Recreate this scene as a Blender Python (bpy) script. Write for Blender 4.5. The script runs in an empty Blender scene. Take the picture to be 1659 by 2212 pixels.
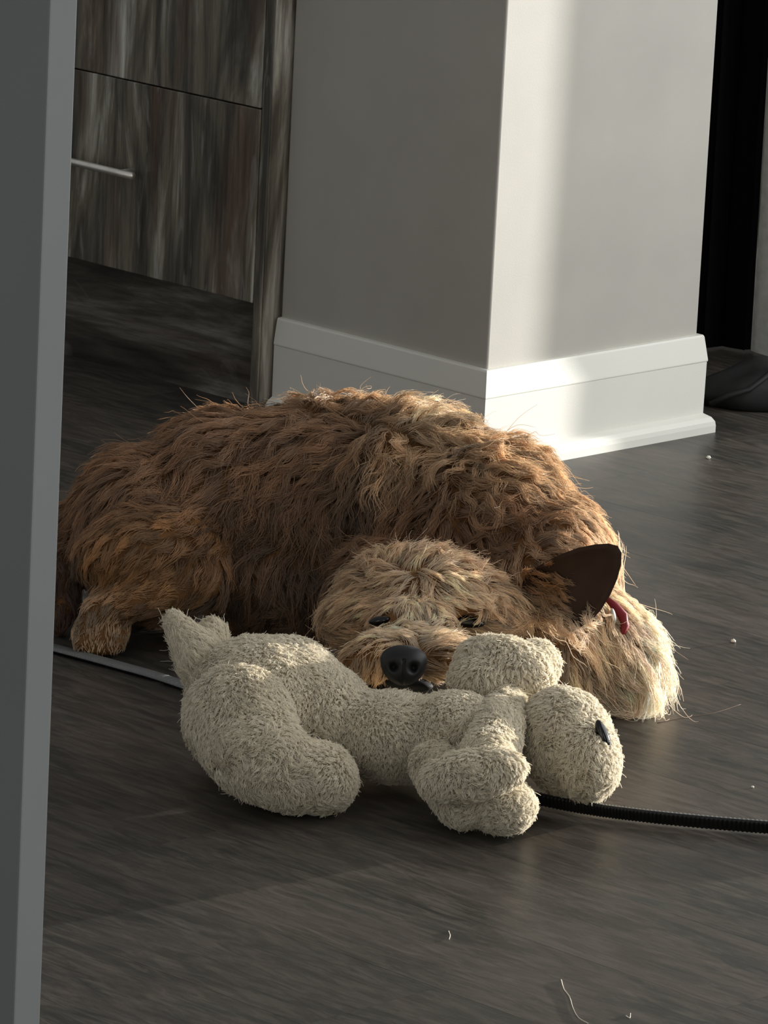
import bpy, bmesh, math, random
import numpy as np
from mathutils import Vector, Matrix, Quaternion
from mathutils.bvhtree import BVHTree
from mathutils.kdtree import KDTree

FUR = 1.0            # strand density factor
SC = bpy.context.scene
COL = SC.collection
rng = np.random.default_rng(7)
random.seed(7)

# ------------------------------------------------------------------ camera
F, IW, IH = 12000.0, 1659, 2212
PITCH, ROLL = math.radians(13.6), 0.051
D0 = 7.5
A0 = PITCH - 86 / 12000.0
CAM = np.array([0.0, -D0 * math.cos(A0), D0 * math.sin(A0)])
FWD = np.array([0.0, math.cos(PITCH), -math.sin(PITCH)])
_r0 = np.array([1.0, 0, 0]); _u0 = np.cross(_r0, FWD)
RIGHT = math.cos(ROLL) * _r0 + math.sin(ROLL) * _u0
UP = -math.sin(ROLL) * _r0 + math.cos(ROLL) * _u0
cd = bpy.data.cameras.new('camera')
cd.sensor_fit = 'VERTICAL'; cd.sensor_height = 36.0; cd.lens = F / IH * 36.0
cd.clip_start = 0.05; cd.clip_end = 60
cam = bpy.data.objects.new('camera', cd); COL.objects.link(cam)
M = Matrix.Identity(4)
for i in range(3):
    M[i][0], M[i][1], M[i][2], M[i][3] = RIGHT[i], UP[i], -FWD[i], CAM[i]
cam.matrix_world = M
SC.camera = cam

# ------------------------------------------------------------------ light
SC.view_settings.view_transform = 'Standard'
SC.view_settings.look = 'None'
SC.view_settings.gamma = 1.0
SC.view_settings.use_curve_mapping = False
SC.view_settings.exposure = 0.0
w = bpy.data.worlds.new('world'); SC.world = w; w.use_nodes = True
w.node_tree.nodes['Background'].inputs[0].default_value = (0.97, 0.98, 1.0, 1)
w.node_tree.nodes['Background'].inputs[1].default_value = 0.27
sd = bpy.data.lights.new('low_sun', 'SUN'); sd.energy = 11.0; sd.angle = math.radians(0.6); sd.color = (1.0, 0.965, 0.90)
sun = bpy.data.objects.new('low_sun', sd); COL.objects.link(sun)
SUN_AZ, SUN_EL = math.radians(36), math.radians(3.2)
to_sun = Vector((math.cos(SUN_EL) * math.cos(SUN_AZ), math.cos(SUN_EL) * math.sin(SUN_AZ), math.sin(SUN_EL)))
sun.rotation_euler = to_sun.to_track_quat('Z', 'Y').to_euler()
sun.location = (4, 1, 2)
ad = bpy.data.lights.new('window_daylight', 'AREA'); ad.shape = 'RECTANGLE'; ad.size = 3.1; ad.size_y = 2.0
ad.energy = 41; ad.color = (0.98, 0.99, 1.0)
win_l = bpy.data.objects.new('window_daylight', ad); COL.objects.link(win_l)
win_l.location = (1.76, -0.7, 1.15)
win_l.rotation_euler = Vector((1, 0, 0)).to_track_quat('Z', 'Y').to_euler()

nd = bpy.data.lights.new('door_edge_fill', 'AREA'); nd.shape = 'RECTANGLE'; nd.size = 1.3; nd.size_y = 1.7  # added lamp with no known source, brightens the door leaf's edge
nd.energy = 17; nd.color = (0.98, 0.99, 1.0)
near_l = bpy.data.objects.new('door_edge_fill', nd); COL.objects.link(near_l)
near_l.location = (1.76, -5.2, 1.25)
near_l.rotation_euler = Vector((1, 0, 0)).to_track_quat('Z', 'Y').to_euler()

# ------------------------------------------------------------------ helpers
def ray(px, py):
    return FWD + (px - IW / 2) / F * RIGHT - (py - IH / 2) / F * UP
def ground(px, py, z=0.0):
    d = ray(px, py); return CAM + (z - CAM[2]) / d[2] * d
def at(px, py, Y):
    d = ray(px, py); return CAM + (Y - CAM[1]) / d[1] * d
def ppm(p):
    return F / float((np.asarray(p) - CAM) @ FWD)

def tag(o, label=None, cat=None, group=None, kind=None):
    if label: o['label'] = label
    if cat: o['category'] = cat
    if group: o['group'] = group
    if kind: o['kind'] = kind
    return o
def empty(name, loc=(0, 0, 0), rz=0):
    o = bpy.data.objects.new(name, None); COL.objects.link(o)
    o.location = loc; o.rotation_euler = (0, 0, rz); o.empty_display_size = 0.05
    return o
def link(name, me, mat, parent=None, smooth=False):
    o = bpy.data.objects.new(name, me); COL.objects.link(o)
    if mat is not None:
        me.materials.clear(); me.materials.append(mat)
    if parent is not None: o.parent = parent
    if smooth:
        me.polygons.foreach_set('use_smooth', np.ones(len(me.polygons), dtype=bool))
    return o
def from_bm(name, bm, mat, parent=None, smooth=False):
    me = bpy.data.meshes.new(name)
    bmesh.ops.recalc_face_normals(bm, faces=bm.faces)
    bm.to_mesh(me); bm.free()
    return link(name, me, mat, parent, smooth)
def pydata(name, v, f, mat, parent=None, smooth=False):
    me = bpy.data.meshes.new(name); me.from_pydata([tuple(map(float, q)) for q in v], [], f); me.update()
    return link(name, me, mat, parent, smooth)
def box(bm, x0, x1, y0, y1, z0, z1, bevel=0.0, seg=2):
    r = bmesh.ops.create_cube(bm, size=1.0)
    for v in r['verts']:
        v.co = Vector((x0 + (v.co.x + .5) * (x1 - x0), y0 + (v.co.y + .5) * (y1 - y0), z0 + (v.co.z + .5) * (z1 - z0)))
    if bevel:
        es = list({e for v in r['verts'] for e in v.link_edges})
        bmesh.ops.bevel(bm, geom=es, offset=bevel, segments=seg, affect='EDGES', profile=0.5)

# ------------------------------------------------------------------ materials
def s2l(c):
    return tuple(((x / 255) / 12.92 if x / 255 <= 0.04045 else ((x / 255 + 0.055) / 1.055) ** 2.4) for x in c)
class NT:
    def __init__(s, name):
        s.m = bpy.data.materials.new(name); s.m.use_nodes = True
        s.t = s.m.node_tree; s.n = s.t.nodes; s.l = s.t.links
        s.b = s.n['Principled BSDF']
    def add(s, typ, **kw):
        n = s.n.new(typ)
        for k, v in kw.items():
            if k.startswith('_'): setattr(n, k[1:], v)
            else: n.inputs[k.replace('__', ' ')].default_value = v
        return n
    def lk(s, a, b): s.l.new(a, b)
    def ramp(s, fac, stops):
        r = s.n.new('ShaderNodeValToRGB'); e = r.color_ramp.elements
        while len(e) < len(stops): e.new(0.5)
        for i, (p, c) in enumerate(stops):
            e[i].position = p; e[i].color = (*c, 1)
        s.lk(fac, r.inputs[0]); return r.outputs[0]
    def mix(s, fac, a, b, blend='MIX'):
        m = s.n.new('ShaderNodeMix'); m.data_type = 'RGBA'; m.blend_type = blend
        for sock, v in ((m.inputs[0], fac), (m.inputs[6], a), (m.inputs[7], b)):
            if hasattr(v, 'is_output'): s.lk(v, sock)
            elif isinstance(v, (int, float)): sock.default_value = v
            else: sock.default_value = (*v, 1)
        return m.outputs[2]
    def coords(s, scale=(1, 1, 1), rnd=False):
        tc = s.n.new('ShaderNodeTexCoord'); mp = s.n.new('ShaderNodeMapping')
        mp.inputs['Scale'].default_value = scale
        src = tc.outputs['Object']
        if rnd:
            oi = s.n.new('ShaderNodeObjectInfo'); mu = s.add('ShaderNodeVectorMath', _operation='MULTIPLY')
            mu.inputs[1].default_value = (37.1, 61.7, 23.3)
            cb = s.n.new('ShaderNodeCombineXYZ')
            for i in range(3): s.lk(oi.outputs['Random'], cb.inputs[i])
            s.lk(cb.outputs[0], mu.inputs[0])
            ad_ = s.add('ShaderNodeVectorMath', _operation='ADD')
            s.lk(src, ad_.inputs[0]); s.lk(mu.outputs[0], ad_.inputs[1]); src = ad_.outputs[0]
        s.lk(src, mp.inputs[0]); return mp.outputs[0]
    def noise(s, vec, scale, detail=4, rough=0.55, dist=0.0):
        n = s.add('ShaderNodeTexNoise', Scale=scale, Detail=detail, Roughness=rough, Distortion=dist)
        s.lk(vec, n.inputs['Vector']); return n.outputs['Fac']
    def bump(s, h, strength=0.2, dist=0.01):
        b = s.add('ShaderNodeBump', Strength=strength, Distance=dist); s.lk(h, b.inputs['Height'])
        s.lk(b.outputs[0], s.b.inputs['Normal'])
def paint(name, col, rough=0.6, var=0.05, spec=0.3):
    n = NT(name); c = s2l(col); v = n.coords()
    f = n.noise(v, 6, 3)
    n.lk(n.ramp(f, [(0.3, tuple(x * (1 - var) for x in c)), (0.7, tuple(min(1, x * (1 + var)) for x in c))]), n.b.inputs['Base Color'])
    n.b.inputs['Roughness'].default_value = rough; n.b.inputs['Specular IOR Level'].default_value = spec
    f2 = n.noise(v, 450, 2); n.bump(f2, 0.05, 0.002)
    return n.m
def plain(name, col, rough=0.5, spec=0.5, metal=0.0, coat=0.0):
    n = NT(name); v = n.coords(); c = s2l(col)
    f = n.noise(v, 60, 3)
    n.lk(n.ramp(f, [(0.25, tuple(x * .85 for x in c)), (0.75, tuple(min(1, x * 1.12) for x in c))]), n.b.inputs['Base Color'])
    n.b.inputs['Roughness'].default_value = rough; n.b.inputs['Specular IOR Level'].default_value = spec
    n.b.inputs['Metallic'].default_value = metal; n.b.inputs['Coat Weight'].default_value = coat
    return n.m

MAT = {}
MAT['wall'] = paint('wall_paint', (186, 183, 174), 0.65)
MAT['trim'] = paint('trim_paint', (234, 233, 223), 0.38, 0.02, 0.45)
MAT['jamb'] = paint('jamb_paint', (158, 161, 160), 0.5, 0.03)
MAT['jambwall'] = paint('jamb_wall_paint', (150, 153, 150), 0.6, 0.04)

def floor_mat():
    n = NT('dark_plank')
    v = n.coords((1.0, 3.4, 1.0), True)
    big = n.noise(v, 3.4, 6, 0.62, 1.3)
    base = n.ramp(big, [(0.25, s2l((46, 45, 41))), (0.45, s2l((63, 61, 56))), (0.56, s2l((78, 72, 66))), (0.66, s2l((62, 62, 57))), (0.8, s2l((54, 54, 50)))])
    v2 = n.coords((1.0, 6.0, 1.0), True)
    fine = n.noise(v2, 16, 7, 0.7, 0.9)
    c = n.mix(n.ramp(fine, [(0.45, (0, 0, 0)), (0.78, (0.42, 0.42, 0.42))]), base, s2l((138, 130, 118)))
    kn = n.noise(n.coords((1.0, 2.4, 1.0), True), 4.2, 3, 0.5, 2.4)
    c = n.mix(n.ramp(kn, [(0.60, (0, 0, 0)), (0.72, (0.55, 0.55, 0.55))]), c, s2l((52, 46, 40)))
    oi = n.n.new('ShaderNodeObjectInfo')
    c = n.mix(0.55, c, n.ramp(oi.outputs['Random'], [(0.0, (0.62, 0.62, 0.63)), (1.0, (1.18, 1.14, 1.1))]), 'MULTIPLY')
    n.lk(c, n.b.inputs['Base Color'])
    rg = n.ramp(fine, [(0.3, (0.34,) * 3), (0.8, (0.46,) * 3)])
    n.lk(rg, n.b.inputs['Roughness']); n.b.inputs['Specular IOR Level'].default_value = 0.25
    n.bump(fine, 0.22, 0.0012)
    return n.m
MAT['plank'] = floor_mat()
MAT['subfloor'] = plain('subfloor_dark', (30, 28, 26), 0.8, 0.2)

def wood_mat(name, vertical=True, dark=1.0):
    n = NT(name)
    sc = (7, 7, 1.0) if vertical else (1.0, 1.0, 6.0)
    v = n.coords(sc, True)
    big = n.noise(v, 1.9, 6, 0.62, 1.0)
    k = dark
    base = n.ramp(big, [(0.30, s2l((22 * k, 21 * k, 19 * k))), (0.44, s2l((52 * k, 50 * k, 45 * k))), (0.53, s2l((72 * k, 68 * k, 60 * k))),
                        (0.62, s2l((104 * k, 102 * k, 95 * k))), (0.74, s2l((126 * k, 125 * k, 118 * k)))])
    br = n.noise(n.coords(tuple(x * .7 for x in sc), True), 2.3, 4, 0.6, 0.5)
    c = n.mix(n.ramp(br, [(0.52, (0, 0, 0)), (0.66, (0.75, 0.75, 0.75))]), base, s2l((58 * k, 46 * k, 38 * k)))
    v2 = n.coords(tuple(x * (5 if x > 1.5 else 1.6) for x in sc), True)
    fine = n.noise(v2, 3.0, 5, 0.7, 0.4)
    c = n.mix(n.ramp(fine, [(0.36, (0.45, 0.45, 0.45)), (0.56, (0, 0, 0))]), c, s2l((24, 23, 20)))
    ring = n.noise(n.coords((2.0, 2.0, 5.0) if not vertical else (10, 10, 1.6), True), 3.0, 3, 0.5, 1.6)
    c = n.mix(n.ramp(ring, [(0.60, (0, 0, 0)), (0.68, (0.4, 0.4, 0.4)), (0.76, (0.1, 0.1, 0.1))]), c, s2l((92 * k, 91 * k, 86 * k)))
    n.lk(c, n.b.inputs['Base Color']); n.b.inputs['Roughness'].default_value = 0.42
    n.b.inputs['Specular IOR Level'].default_value = 0.3
    n.bump(fine, 0.15, 0.001)
    return n.m
MAT['wood'] = wood_mat('rustic_wood_vertical', True, 1.85)
MAT['woodh'] = wood_mat('rustic_wood_horizontal', False, 1.35)
MAT['steel'] = plain('brushed_steel', (238, 234, 224), 0.38, 0.5, 0.85)
MAT['void'] = plain('cabinet_shadow_gap', (14, 13, 12), 0.8, 0.1)
MAT['blackcloth'] = plain('black_curtain', (16, 15, 18), 0.9, 0.1)
MAT['greycloth'] = plain('grey_sheer', (222, 223, 220), 0.85, 0.1)
MAT['bag'] = plain('black_nylon', (30, 30, 30), 0.6, 0.3)
MAT['strap'] = plain('strap_black', (22, 22, 23), 0.5, 0.4)

# ------------------------------------------------------------------ structure
PHI = math.radians(45.8)
DR = np.array([math.cos(PHI), math.sin(PHI), 0.0])       # along the column's sunny face, away from its corner
DL = np.array([-math.sin(PHI), math.cos(PHI), 0.0])      # along the column's shaded face, away from its corner
NR, NL = -DL, -DR                                         # outward normals of those faces
K = np.array([0.129, 0.044, 0.0])                         # wall corner at floor level
COLROT = PHI
def fr(name='frame'):                                     # local frame: x = DR, y = DL
    return COLROT

# floor: slab + planks (plank length runs along DL)
bm = bmesh.new(); box(bm, -4.2, 4.2, -9.0, 4.2, -0.09, -0.012)
floor = from_bm('floor', bm, MAT['subfloor']); tag(floor, 'dark grey-brown wood plank floor', kind='structure')
PW, PL = 0.182, 1.22
bm = bmesh.new(); box(bm, -PL / 2 + .00012, PL / 2 - .00012, -PW / 2 + .00015, PW / 2 - .00015, -0.012, 0.0)
pm = bpy.data.meshes.new('plank'); bm.to_mesh(pm); bm.free(); pm.materials.append(MAT['plank'])
seam0 = ground(300, 1835)                                 # one end joint is seen here
npl = 0
for r_ in range(-22, 17):
    off = ((r_ * 0.413) % 1.0) * PL
    for c_ in range(-5, 6):
        ctr = seam0 + DR * (r_ * PW + 0.02) + DL * (c_ * PL + off + PL / 2)
        if abs(ctr[0]) > 2.0 + (1.2 if ctr[1] > -1 else 0) or ctr[1] < -4.6 or ctr[1] > 2.3: continue
        o = bpy.data.objects.new('plank', pm); COL.objects.link(o); o.parent = floor
        o.location = ctr; o.location.z = 0; o.rotation_euler = (0, 0, COLROT + math.pi / 2); npl += 1

# column (square wall stub), in the DR / DL frame
LR, LL, WH = 0.427, 0.400, 2.4
bm = bmesh.new(); box(bm, 0, LR, 0, LL, 0, WH, 0.0025, 2)
colm = from_bm('wall_column', bm, MAT['wall']); colm.location = K; colm.rotation_euler = (0, 0, COLROT)
tag(colm, 'square grey wall column behind the dog', kind='structure')
# baseboard profile: (outward offset, z)
PROF = [(0.0, 0.140), (0.006, 0.1395), (0.0075, 0.137), (0.0125, 0.104), (0.0125, 0.1025), (0.0115, 0.101), (0.011, 0.027),
        (0.0135, 0.0255), (0.0195, 0.022), (0.0235, 0.016), (0.0245, 0.010), (0.0245, 0.0), (0.0, 0.0)]
def sweep(name, pts, mat, label):
    """pts: list of (origin, miter direction) in the column frame."""
    V, Fc = [], []
    n = len(PROF)
    for (o, m) in pts:
        for (d, z) in PROF: V.append((o[0] + m[0] * d, o[1] + m[1] * d, z))
    for i in range(len(pts) - 1):
        for j in range(n - 1):
            a = i * n + j; Fc.append((a, a + n, a + n + 1, a + 1))
    Fc.append(tuple(range(n))); Fc.append(tuple(range((len(pts) - 1) * n, len(pts) * n))[::-1])
    o = pydata(name, V, Fc, mat); o.location = K; o.rotation_euler = (0, 0, COLROT)
    bm = bmesh.new(); bm.from_mesh(o.data); bmesh.ops.recalc_face_normals(bm, faces=bm.faces); bm.to_mesh(o.data); bm.free()
    return tag(o, label, kind='structure')
sweep('baseboard_left', [((0, LL), (-1, 0)), ((0, 0), (-1, -1))], MAT['trim'], 'white baseboard on the shaded side of the column')
sweep('baseboard_right', [((0, 0), (-1, -1)), ((LR, 0), (1, -1))], MAT['trim'], 'white baseboard on the sunlit side of the column')
sweep('baseboard_end', [((LR, 0), (1, -1)), ((LR, LL), (1, 0))], MAT['trim'], 'white baseboard on the far end of the column')

# rest of the room shell
def wall(name, x0, x1, y0, y1, z0, z1, label, mat='wall'):
    bm = bmesh.new(); box(bm, x0, x1, y0, y1, z0, z1)
    return tag(from_bm(name, bm, MAT[mat]), label, kind='structure')
wall('wall_back', -3.4, 2.8, 2.4, 2.5, 0, 2.4, 'plain grey wall far behind the cabinet and curtain')
# window wall on the sunny side: opening between y0 and y1
SX = 1.8
EDGE = (-0.0114 + math.sin(SUN_AZ) * (SX + 0.12)) / math.cos(SUN_AZ)
wall('wall_right', SX, SX + 0.12, EDGE, 2.5, 0, 2.4, 'grey wall beside the large window')
wall('wall_right_lintel', SX, SX + 0.12, -2.25, EDGE, 2.2, 2.4, 'grey wall above the large window')
wall('wall_right_pier', SX, SX + 0.12, -4.5, -2.25, 0, 2.4, 'unseen grey wall past the large window, lengthened to keep sun off the door')  # out of view, stretched so the low sun misses the door edge
wall('wall_right_low', SX, SX + 0.12, -5.9, -4.5, 0, 0.35, 'low grey wall under the gap left for the added lamp')  # opening above it exists only for the added lamp
wall('wall_right_near', SX, SX + 0.12, -9.0, -5.9, 0, 2.4, 'grey wall on the near side of the gap for the added lamp')

# open door leaf in the left foreground: runs away from its free edge, edge face towards the window
dk = at(109, 0, -4.0)
bm = bmesh.new(); box(bm, 0, 0.0222, 0, 0.76, -dk[2] + 0.008, 2.05 - dk[2], 0.0012, 2)
door = from_bm('door_1', bm, MAT['jamb']); door.location = dk; door.rotation_euler = (0, 0, COLROT)
tag(door, 'grey painted door leaf edge standing in the near foreground', kind='structure')

# ------------------------------------------------------------------ drawer cabinet
G0 = LL + 0.007                                            # gap to the column
cab = empty('drawer_cabinet', K + DL * G0, COLROT)        # local x = DR (depth goes +x), local y = DL (width)
tag(cab, 'dark weathered wood drawer cabinet with horizontal bar handle beside the column', 'cabinet')
PF = -0.031                                               # front plane, proud of the column face
CW = 1.15
def cpart(name, mat, *b, bevel=0.0, parent=None):
    bm = bmesh.new(); box(bm, *b, bevel)
    return from_bm(name, bm, MAT[mat], parent or cab)
def cab_z(px, py):                                        # height of a pixel on the cabinet's front plane
    d = ray(px, py); p0 = K + NL * (-PF)
    t = ((p0 - CAM) @ NL) / (d @ NL); p = CAM + t * d
    return p[2], (p - K - DL * G0) @ DL
zb, yb = cab_z(545, 655); zs, ys = cab_z(570, 237); zh, yh = cab_z(302, 372)
print('cab', zb, yb, zs, ys, zh, yh)
FILL = yb
cpart('carcass', 'void', 0.0, 0.56, 0.016, CW - .016, zb + .004, 0.86)
cpart('side_panel', 'wood', PF + .002, 0.56, 0.0, 0.016, 0, 0.86, bevel=0.001)
cpart('filler_strip', 'wood', PF, PF + .02, 0.0025, FILL - 0.002, 0, 0.86, bevel=0.0012)
cpart('side_panel', 'wood', PF + .002, 0.56, CW - .016, CW, 0, 0.86, bevel=0.001)
cpart('toe_kick', 'woodh', 0.012, 0.028, FILL - 0.001, CW - .016, 0, zb + .01)
cpart('worktop', 'jamb', PF - .03, 0.58, -0.004, CW, 0.861, 0.895, bevel=0.003)
def drawer(z0, z1):
    d = cpart('drawer_front', 'wood', PF - .001, PF + .018, FILL, CW - .018, z0, z1, bevel=0.0013)
    zc = z0 + (zh - zb)
    # bar handle, standing off the front
    hb = bmesh.new()
    so = 0.03
    y0, y1, r = yh_c, yh_c + 0.30, 0.0055
    bmesh.ops.create_cone(hb, cap_ends=True, segments=16, radius1=r, radius2=r, depth=y1 - y0,
        matrix=Matrix.Translation((PF - so, (y0 + y1) / 2, zc)) @ Matrix.Rotation(math.pi / 2, 4, 'X'))
    for yy in (y0 + .03, y1 - .03):
        bmesh.ops.create_cone(hb, cap_ends=True, segments=12, radius1=r * .8, radius2=r * .8, depth=so,
            matrix=Matrix.Translation((PF - so / 2, yy, zc)) @ Matrix.Rotation(math.pi / 2, 4, 'Y'))
    h = from_bm('handle', hb, MAT['steel'], d, True); h['label'] = 'slim brushed steel bar handle'
yh_c = yh - 0.018
drawer(zb, zs - .0009); drawer(zs + .0009, 0.605); drawer(0.607, 0.855)

# ------------------------------------------------------------------ curtains and bag behind the column
def curtain(name, x0, x1, y, z0, z1, folds, amp, mat, ph=0.0, taper=0.0, thick=0.004):
    nx, nz = folds * 14, 24
    V, Fc = [], []
    for side in (0, 1):
        for j in range(nz + 1):
            tz = j / nz
            for i in range(nx + 1):
                t = i / nx
                a_ = 2 * math.pi * folds * t + ph
                am = amp * (0.75 + 0.5 * math.sin(3.1 * t + 1.0)) * (1 - taper * tz * .3)
                xx = x0 + (x1 - x0) * t + 0.25 * amp * math.sin(2 * a_ + tz * 2.0)
                V.append((xx, y + am * math.sin(a_ + 0.5 * math.sin(tz * 3)) + side * thick, z0 + (z1 - z0) * tz))
    n1 = (nx + 1) * (nz + 1)
    for s_ in (0, 1):
        for j in range(nz):
            for i in range(nx):
                q = s_ * n1 + j * (nx + 1) + i
                f_ = (q, q + 1, q + nx + 2, q + nx + 1)
                Fc.append(f_ if s_ == 0 else f_[::-1])
    return pydata(name, V, Fc, mat, None, True)
c1 = curtain('blackout_curtain', 0.30, 0.545, 0.92, 0.004, 2.2, 4, 0.028, MAT['blackcloth'])
tag(c1, 'black floor-length curtain hanging behind the white column', 'curtain')
c2 = curtain('sheer_curtain', 0.530, 1.15, 0.80, 0.02, 2.2, 7, 0.03, MAT['greycloth'], 1.2)
tag(c2, 'pale grey curtain hanging beside the black curtain', 'curtain')

# bag lump on the floor in front of the curtains
bg = ground(1600, 893)
bagr = empty('fabric_bag', (bg[0], bg[1] + .06, 0)); tag(bagr, 'slumped black fabric bag on the floor beyond the column', 'bag')
bm = bmesh.new(); bmesh.ops.create_uvsphere(bm, u_segments=28, v_segments=16, radius=1.0)
for v in bm.verts:
    x, y, z = v.co
    k = 1 + 0.10 * math.sin(3.1 * x + 2.0 * y) + 0.06 * math.sin(6 * y - 4 * x)
    zz = max(0.0, (z + .55) * 0.034 * k)
    v.co = Vector((x * 0.085 * k + 0.02, y * 0.06 * k, zz + 0.012 * (1 - abs(x)) * (z > 0)))
from_bm('bag_body', bm, MAT['bag'], bagr, True)
bm = bmesh.new()
def tube(bm, pts, rad, seg=8, flat=1.0, up=None):
    pts = [Vector(p) for p in pts]; rings = []
    for i, p in enumerate(pts):
        d = (pts[min(i + 1, len(pts) - 1)] - pts[max(i - 1, 0)]).normalized()
        u_ = (Vector(up) if up is not None else Vector((0, 0, 1))); s_ = d.cross(u_)
        if s_.length < 1e-4: s_ = d.cross(Vector((1, 0, 0)))
        s_.normalize(); n_ = s_.cross(d)
        r = rad[i] if hasattr(rad, '__len__') else rad
        rings.append([bm.verts.new(p + s_ * (math.cos(2 * math.pi * k / seg) * r) + n_ * (math.sin(2 * math.pi * k / seg) * r * flat)) for k in range(seg)])
    for a_, b_ in zip(rings, rings[1:]):
        for k in range(seg): bm.faces.new((a_[k], a_[(k + 1) % seg], b_[(k + 1) % seg], b_[k]))
    bm.faces.new(rings[0][::-1]); bm.faces.new(rings[-1])
tube(bm, [(-0.045, -0.066, 0.012), (-0.02, -0.068, 0.027), (0.01, -0.062, 0.036), (0.035, -0.04, 0.052), (0.05, -0.01, 0.06)], 0.0042)
from_bm('bag_strap', bm, MAT['bag'], bagr, True)

# ------------------------------------------------------------------ leash strap across the floor under the toy
def catmull(P, n):
    P = [np.array(p, float) for p in P]; P = [2 * P[0] - P[1]] + P + [2 * P[-1] - P[-2]]
    out = []
    for i in range(1, len(P) - 2):
        for k in range(n):
            t = k / n; p0, p1, p2, p3 = P[i - 1:i + 3]
            out.append(.5 * (2 * p1 + (p2 - p0) * t + (2 * p0 - 5 * p1 + 4 * p2 - p3) * t * t + (3 * p1 - p0 - 3 * p2 + p3) * t ** 3))
    out.append(P[-2]); return out
LP = [ground(*q) for q in ((-420, 1180), (-300, 1262), (-160, 1330), (20, 1382), (105, 1405), (250, 1444), (390, 1486), (700, 1600), (960, 1692), (1200, 1752), (1400, 1782), (1659, 1806), (1900, 1822), (2150, 1800), (2330, 1725), (2380, 1640))]
path = catmull(LP, 110)
V, Fc = [], []; NS = 12
for i, p in enumerate(path):
    d = path[min(i + 1, len(path) - 1)] - path[max(i - 1, 0)]; d = d / np.linalg.norm(d)
    t = (i / 110 - 2) / 10.0
    tw = min(1, max(0, (t - 0.42) / 0.22)); tw = tw * tw * (3 - 2 * tw)     # lies flat, then stands on its edge
    ang = tw * math.radians(62)
    side = np.array([d[1], -d[0], 0]); up = np.array([0, 0, 1.0])
    wv = side * math.cos(ang) + up * math.sin(ang); nv = -side * math.sin(ang) + up * math.cos(ang)
    hw, ht = 0.0098 - .0012 * tw, 0.0030
    rib = 1.0 + 0.3 * (1 if (i // 2) % 2 else -1)
    hh = hw * math.sin(ang) + ht * 1.2 * math.cos(ang) + .0005
    for k in range(NS):
        a_ = 2 * math.pi * k / NS
        ca, sa = math.cos(a_), math.sin(a_)
        ca = math.copysign(abs(ca) ** .5, ca); sa = math.copysign(abs(sa) ** .7, sa)
        V.append(p + wv * (ca * hw) + nv * (sa * ht * rib) + up * hh)
for i in range(len(path) - 1):
    for k in range(NS):
        a_ = i * NS + k; b_ = i * NS + (k + 1) % NS
        Fc.append((a_, b_, b_ + NS, a_ + NS))
Fc.append(tuple(range(NS))); Fc.append(tuple(range((len(path) - 1) * NS, len(path) * NS))[::-1])
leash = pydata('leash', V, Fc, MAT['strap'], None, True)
MAT['strap_sheen'] = plain('strap_sheen_grey', (118, 120, 118), 0.4, 0.5)  # sheen on the flat-lying black strap, painted as a grey upper face
leash.data.materials.append(MAT['strap_sheen'])
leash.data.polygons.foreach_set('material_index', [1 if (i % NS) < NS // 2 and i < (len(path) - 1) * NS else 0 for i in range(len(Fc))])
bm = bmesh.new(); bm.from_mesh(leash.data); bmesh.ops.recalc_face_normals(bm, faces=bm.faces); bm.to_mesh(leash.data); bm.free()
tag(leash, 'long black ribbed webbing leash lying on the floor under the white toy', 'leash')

#@@ANIMALS
# ------------------------------------------------------------------ soft-body modelling
class Soft:
    """Union of ellipsoids and tapered limbs, fused into one continuous skin."""
    def __init__(s): s.bm = bmesh.new()
    def ell(s, p, rx, ry, rd, rot=0.0, yaw=0.0):
        """centre p (world), radii in metres: across, up, along depth; rot turns in the picture plane (deg), yaw about the vertical (deg)."""
        R = np.array([RIGHT, UP, FWD]).T
        a = math.radians(rot); c, q = math.cos(a), math.sin(a)
        Rz = np.array([[c, q, 0], [-q, c, 0], [0, 0, 1.0]])
        b = math.radians(yaw); c, q = math.cos(b), math.sin(b)
        Ry = np.array([[c, 0, q], [0, 1, 0], [-q, 0, c]])
        A = R @ Rz @ Ry @ np.diag([rx, ry, rd])
        m = Matrix.Identity(4)
        for i in range(3):
            for j in range(3): m[i][j] = A[i, j]
            m[i][3] = p[i]
        bmesh.ops.create_icosphere(s.bm, subdivisions=3, radius=1.0, matrix=m)
    def limb(s, pts, n=9):
        """pts: [(p, r), ...] chain of spheres with radii interpolated."""
        for (p0, r0), (p1, r1) in zip(pts, pts[1:]):
            p0, p1 = np.asarray(p0), np.asarray(p1)
            for k in range(n + 1):
                t = k / n; p = p0 * (1 - t) + p1 * t; r = r0 * (1 - t) + r1 * t
                bmesh.ops.create_icosphere(s.bm, subdivisions=2, radius=r, matrix=Matrix.Translation(p))
    def skin(s, name, mat, parent, voxel=0.005, smooth=6, zmin=0.002, base=(0, 0, 0)):
        me = bpy.data.meshes.new(name); s.bm.to_mesh(me); s.bm.free()
        o = bpy.data.objects.new(name, me); COL.objects.link(o)
        m = o.modifiers.new('r', 'REMESH'); m.mode = 'VOXEL'; m.voxel_size = voxel
        m = o.modifiers.new('s', 'SMOOTH'); m.iterations = smooth; m.factor = 0.5
        dg = bpy.context.evaluated_depsgraph_get()
        me2 = bpy.data.meshes.new_from_object(o.evaluated_get(dg))
        bpy.data.objects.remove(o); bpy.data.meshes.remove(me)
        co = np.empty(len(me2.vertices) * 3); me2.vertices.foreach_get('co', co); co = co.reshape(-1, 3)
        co[:, 2] = np.maximum(co[:, 2], zmin)
        co -= np.asarray(base)
        me2.vertices.foreach_set('co', co.ravel()); me2.update()
        me2.name = name
        return link(name, me2, mat, parent, True)

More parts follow.
